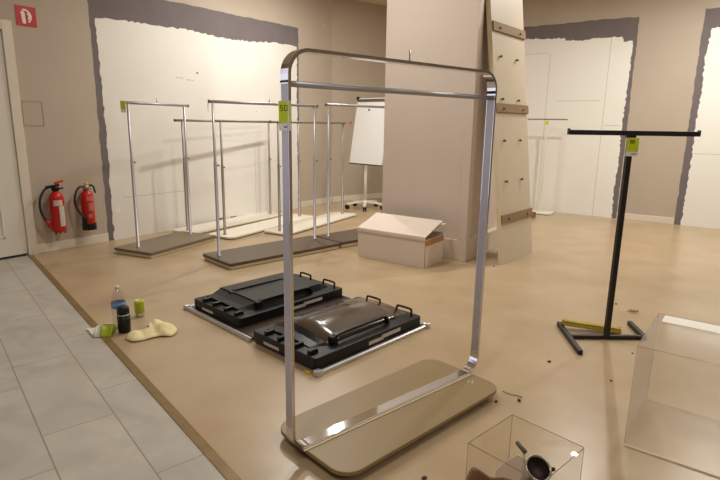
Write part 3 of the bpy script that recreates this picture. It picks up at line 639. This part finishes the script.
pillow(-0.044, -0.0102, -0.085, 0.070, 0.040, 0.050).build('white_band', 'pack', t)
q = MB(); q.prism(jag([(-0.044, -0.085), (-0.13, 0.055), (-0.044, 0.070)], 0.004, 0.02, 9), 0.0, 0.006); q.build('torn_flap', 'pack', t)
q = MB(); q.box(0.0, 0.045, -0.008, 0.004, 0.0515, 0.0560, Matrix.Translation((0, 0, 0.0))); q.build('pale_stripe', 'pack', t, bevel=0.002)

def crumple(name, pts, hfun, m, n=34, seed=3):
    """soft sheet: outline pts (x,y), height hfun(x,y) above the floor"""
    cx = sum(p[0] for p in pts) / len(pts); cy = sum(p[1] for p in pts) / len(pts)
    rim = smooth([(p[0], p[1], 0) for p in pts + [pts[0]]], 5); k = len(rim) - 1; rings = 9; vs = [(cx, cy, hfun(cx, cy, 0))]; fs = []
    for r in range(1, rings + 1):
        f = r / rings
        for i in range(k):
            x = cx + (rim[i].x - cx) * f; y = cy + (rim[i].y - cy) * f; vs.append((x, y, hfun(x, y, f)))
    for i in range(k): fs.append((0, 1 + i, 1 + (i + 1) % k))
    for r in range(rings - 1):
        for i in range(k):
            a = 1 + r * k + i; b = 1 + r * k + (i + 1) % k; fs.append((a, a + k, b + k, b))
    nv = len(vs); low = [(x, y, max(0.0, z - 0.004)) for x, y, z in vs]
    vs2 = vs + low; fs2 = fs + [tuple(nv + q for q in reversed(f)) for f in fs]
    for i in range(k):
        a = 1 + (rings - 1) * k + i; b = 1 + (rings - 1) * k + (i + 1) % k; fs2.append((a, nv + a, nv + b, b))
    q = MB(); q._add(vs2, fs2, True); return q.build(name, m)
def gauss(x, y, cx, cy, s): return math.exp(-((x - cx) ** 2 + (y - cy) ** 2) / (2 * s * s))
def clothh(x, y, f):
    h = 0.046 * gauss(x, y, 0.055, 0.035, 0.055) + 0.026 * gauss(x, y, -0.05, 0.13, 0.035) + 0.020 * gauss(x, y, -0.10, -0.09, 0.04)
    h += 0.012 * abs(math.sin(34 * x + 20 * y)) + 0.008 * abs(math.sin(52 * y - 30 * x)) - 0.02 * gauss(x, y, 0.02, 0.06, 0.02)
    return 0.006 + max(0, h) * (1 - 0.75 * f ** 4)
o = crumple('crumpled_cloth', [(-0.131, -0.115), (-0.07, -0.15), (0.0, -0.105), (0.05, -0.065), (0.125, -0.05), (0.125, 0.04), (0.04, 0.14), (-0.035, 0.18), (-0.075, 0.175), (-0.085, 0.09), (-0.03, 0.03), (-0.11, 0.02), (-0.155, -0.02)], clothh, 'cloth')
place(o, (-1.275, 3.115, 0)); tag(o, 'crumpled pale yellow cloth on the floor beside the black can', 'cloth')

# ------------------------------------------------------------------ acrylic boxes
def acrylic_box(label_, org, deg, lx, ly, h, m, em, th_, rad, grp='clear acrylic display covers'):
    t = thing('acrylic_box', label_, 'display cover', (*org, 0), deg, grp)
    q = MB(); q.box(0, lx, 0, ly, h - th_, h); q.build('top_panel', m, t)
    for (a, b, c, d) in ((0, lx, 0, th_), (0, lx, ly - th_, ly), (0, th_, th_, ly - th_), (lx - th_, lx, th_, ly - th_)):
        q = MB(); q.box(a, b, c, d, 0.0, h - th_ - 0.0002); q.build('side_panel', m, t)
    r = rad
    for (a, b) in (((0, 0), (lx, 0)), ((lx, 0), (lx, ly)), ((lx, ly), (0, ly)), ((0, ly), (0, 0))): q = MB(); q.tube([(*a, h), (*b, h)], r, 8); q.build('top_edge', em, t)
    for (x, y) in ((0, 0), (lx, 0), (lx, ly), (0, ly)): q = MB(); q.tube([(x, y, 0.0), (x, y, h)], r * 0.7, 8); q.build('corner_edge', em, t)
    return t
bx = acrylic_box('large hazy acrylic cover on the floor in front of the black stand', (1.122, 1.994), -37.4, 0.62, 0.49, 0.446, 'acrylich', 'acredgeh', 0.006, 0.0022)
q = MB(); q.box(0.03, 0.60, 0.375, 0.475, 0.4463, 0.4470); q.build('painted_reflection', 'white', bx)  # bright reflection on the cover, put in as a white strip
q = MB(); q.box(0.0, 0.62, -0.006, -0.0005, 0.0, 0.006); q.build('bottom_edge', 'lightw', bx)
sb = acrylic_box('small clear acrylic cube cover behind the brown tool pouch', (0.370, 1.578), -47.5, 0.268, 0.268, 0.27, 'acrylic', 'acredge', 0.004, 0.0013)
t = thing('paper_card', 'white folded card standing inside the small acrylic cube', 'card', (0.530, 1.612, 0), -15)
q = MB(); q.prism([(-0.050, 0.0), (0.048, 0.0), (0.046, 0.19), (0.020, 0.20), (-0.020, 0.165), (-0.048, 0.13)], -0.001, 0.001, Matrix.Rotation(math.radians(86), 4, 'X')); q.build('front_leaf', 'carton', t)
q = MB(); q.box(-0.05, 0.05, 0.0, 0.05, 0.0, 0.002); q.build('foot_leaf', 'carton', t)

# tool pouch with a steel socket sticking out, at the bottom of the frame
PX, PY = 0.395, 1.255
t = thing('tool_pouch', 'crumpled brown leather tool pouch in front of the small acrylic cube', 'tool pouch', (PX, PY, 0), -40)
q = MB(); vs = []; fs = []; N = 28; prof = [(0.30, 0.0), (0.96, 0.0), (1.0, 0.02), (1.03, 0.09), (1.0, 0.17), (0.93, 0.235), (0.86, 0.268), (0.80, 0.262), (0.72, 0.20), (0.30, 0.17)]
for i in range(N):
    a = 2 * PI * i / N
    for k, (f, z) in enumerate(prof):
        w = 1 + 0.07 * math.sin(3 * a + 4 * z * 10) + 0.04 * math.sin(7 * a + 1.3)
        zz = 1.27 * z * (1 + 0.02 * math.sin(2 * a + 2.0) + 0.025 * math.sin(5 * a)) if z > 0.1 else z
        vs.append((0.115 * f * w * math.cos(a), 0.062 * f * w * math.sin(a), zz))
k = len(prof)
for i in range(N):
    j = (i + 1) % N
    for b in range(k - 1): fs.append((i * k + b, j * k + b, j * k + b + 1, i * k + b + 1))
fs.append(tuple(i * k for i in range(N))); fs.append(tuple(i * k + k - 1 for i in range(N)))
q._add(vs, fs, True); q.build('pouch', 'leather', t)
q = MB(); q.tube(smooth([(-0.085, -0.025, 0.330), (-0.04, -0.050, 0.336), (0.04, -0.050, 0.338), (0.085, -0.02, 0.334)]), 0.009, 8); q.build('rolled_rim', 'leather', t)

t = thing('socket_tool', 'steel tube socket with a dark hollow and thin rod, sticking out of the pouch', 'tool', (0.500, 1.335, 0.0), 0)
axis = Vector((0.14, -0.58, 0.80)).normalized(); topc = Vector((0.018, 0.0, 0.352))
mt = Matrix.Translation(topc) @ axis.to_track_quat('Z', 'Y').to_matrix().to_4x4()
q = MB(); q.lathe([(0.0, -0.052), (0.028, -0.052), (0.034, -0.046), (0.0365, -0.006), (0.0385, 0.0), (0.036, 0.0025), (0.033, 0.0), (0.032, -0.005)], (0, 0, 0), 32, mt); q.build('socket', 'steel', t)
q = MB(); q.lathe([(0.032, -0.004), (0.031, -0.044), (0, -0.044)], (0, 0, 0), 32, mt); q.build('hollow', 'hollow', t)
q = MB(); q.tube([mt @ Vector((0, 0, -0.05)), mt @ Vector((0.0, 0.0, -0.10)), Vector((-0.06, -0.03, 0.19))], 0.014, 12); q.build('shank', 'steel', t)
q = MB(); q.lathe([(0, -0.006), (0.006, -0.006), (0.006, 0.012), (0, 0.012)], (0, 0, 0), 12, mt @ Matrix.Translation((0.040, -0.006, -0.010)) @ Matrix.Rotation(PI / 2, 4, 'Y')); q.build('set_screw', 'black', t)
q = MB(); q.tube([mt @ Vector((-0.028, 0.006, -0.03)), topc + Vector((-0.018, 0.085, 0.0))], 0.0028, 8); rd = q.build('rod', 'dtube', t)
q = MB(); q.tube([topc + Vector((-0.016, 0.075, 0.0)), topc + Vector((-0.027, 0.118, 0.003))], 0.0068, 10); q.build('rod_grip', mat('dark_grip', rgb(88, 72, 62), 0.5), rd)

# ------------------------------------------------------------------ crumbs and bits on the floor
t = thing('dry_leaf', 'dry curled leaf on the floor behind the black stand', 'leaf', (1.985, 3.635, 0), -24)
q = MB(); N = 12; vs = []; fs = []
for i in range(N + 1):
    u = i / N; w = 0.012 * math.sin(PI * u) ** 0.7 * (1 + 0.3 * math.sin(17 * u)); z = 0.004 + 0.010 * abs(math.sin(9 * u))
    for (yy, zz) in ((-w, z + 0.004), (0, z), (w, z + 0.006)): vs.append((-0.032 + 0.064 * u, yy, zz)); vs.append((-0.032 + 0.064 * u, yy, zz - 0.0015))
for i in range(N):
    a = i * 6; b = a + 6
    for c, d in ((0, 2), (2, 4)): fs += [(a + c, b + c, b + d, a + d), (a + c + 1, a + d + 1, b + d + 1, b + c + 1)]
    fs += [(a, a + 1, b + 1, b), (a + 4, b + 4, b + 5, a + 5)]
q._add(vs, fs, True); q.build('leaf_blade', 'twig', t)
q = MB(); q.tube([(-0.045, 0.004, 0.003), (-0.02, 0.0, 0.006), (0.02, -0.002, 0.008)], 0.002, 6); q.build('stem', 'twig', t)
bits = [(1.081, 2.787, 0.009, 'dark crumb on the bare floor between the chrome rack and the black stand'),
        (0.668, 2.332, 0.008, 'dark crumb on the floor just below the corner of the tan base'),
        (0.783, 2.345, 0.010, 'brown crumb on the floor behind the small acrylic cube'),
        (1.331, 2.568, 0.006, 'tiny crumb on the floor beside the large acrylic cover'),
        (1.94, 3.81, 0.007, 'tiny crumb on the floor near the dry leaf'),
        (0.256, 1.756, 0.009, 'black crumb on the floor in front of the tan base'),
        (1.27, 4.85, 0.008, 'small crumb on the floor near the foot of the leaning panel'),
        (1.62, 2.92, 0.006, 'tiny dark crumb on the floor in front of the base of the black stand')]
for i, (x, y, r, lb) in enumerate(bits):
    rnd = random.Random(i); q = MB(); bmesh.ops.create_icosphere(q.bm, subdivisions=2, radius=r)
    for v in q.bm.verts: v.co = Vector((v.co.x * 1.3, v.co.y * 0.9, max(0, v.co.z * 0.6 + r * 0.5))) * rnd.uniform(0.85, 1.12); v.co.z = max(0, v.co.z)
    o = q.build('floor_crumb', 'crumb'); place(o, (x, y, 0), 40 * i); tag(o, lb, 'crumb', 'crumbs scattered on the beige floor')
q = MB(); q.tube(smooth([(-0.05, 0.01, 0.004), (-0.01, -0.004, 0.005), (0.03, 0.004, 0.004), (0.05, -0.004, 0.004)]), 0.0018, 6)
o = q.build('twig', 'crumb'); place(o, (0.765, 2.40, 0), -30); tag(o, 'thin dark twig on the floor at the corner of the tan base', 'twig')

# ------------------------------------------------------------------ lights: round ceiling lamps, plus one added fill
def lamp(name, x, y, power, size, c=(1.0, 0.972, 0.91)):
    l = bpy.data.lights.new(name, 'AREA'); l.shape = 'DISK'; l.size = size; l.energy = power; l.color = c
    o = bpy.data.objects.new(name, l); col.objects.link(o); o.location = (x, y, H - 0.03); return o
lamp('ceiling_or_fill_lamp', -0.3, 7.0, 28, 0.07)
lamp('ceiling_or_fill_lamp', -0.75, 6.3, 42, 0.10)
lamp('ceiling_or_fill_lamp', 2.72, 5.90, 52, 0.07)
lamp('ceiling_or_fill_lamp', 4.3, 5.7, 66, 0.2)
lamp('ceiling_or_fill_lamp', 1.4, 3.0, 16, 0.5)
lamp('ceiling_or_fill_lamp', -0.45, 4.5, 38, 0.40)
lamp('ceiling_or_fill_lamp', -0.8, 0.3, 30, 0.5)
lamp('ceiling_or_fill_lamp', 3.6, 1.8, 22, 0.4)
lamp('ceiling_or_fill_lamp', 1.5, -1.6, 38, 0.5)  # unseen fill added to brighten the walls behind the camera
dl = bpy.data.lights.new('window_daylight', 'AREA'); dl.shape = 'RECTANGLE'; dl.size = 2.3; dl.size_y = 2.35; dl.energy = 19; dl.color = (0.88, 0.88, 1.0)
do = bpy.data.objects.new('window_daylight', dl); col.objects.link(do)
nw = Vector((ew.y, -ew.x, 0)); pw_ = wl(-3.3); do.location = (pw_.x + nw.x * 0.03, pw_.y + nw.y * 0.03, 1.33)
do.rotation_euler = nw.to_track_quat('-Z', 'Y').to_euler()
w = bpy.data.worlds.new('world'); scn.world = w; w.use_nodes = True
w.node_tree.nodes['Background'].inputs[0].default_value = (0.02, 0.018, 0.015, 1)
scn.view_settings.view_transform = 'Standard'; scn.view_settings.look = 'None'; scn.view_settings.gamma = 1.0
scn.view_settings.use_curve_mapping = False
scn.view_settings.exposure = -0.15
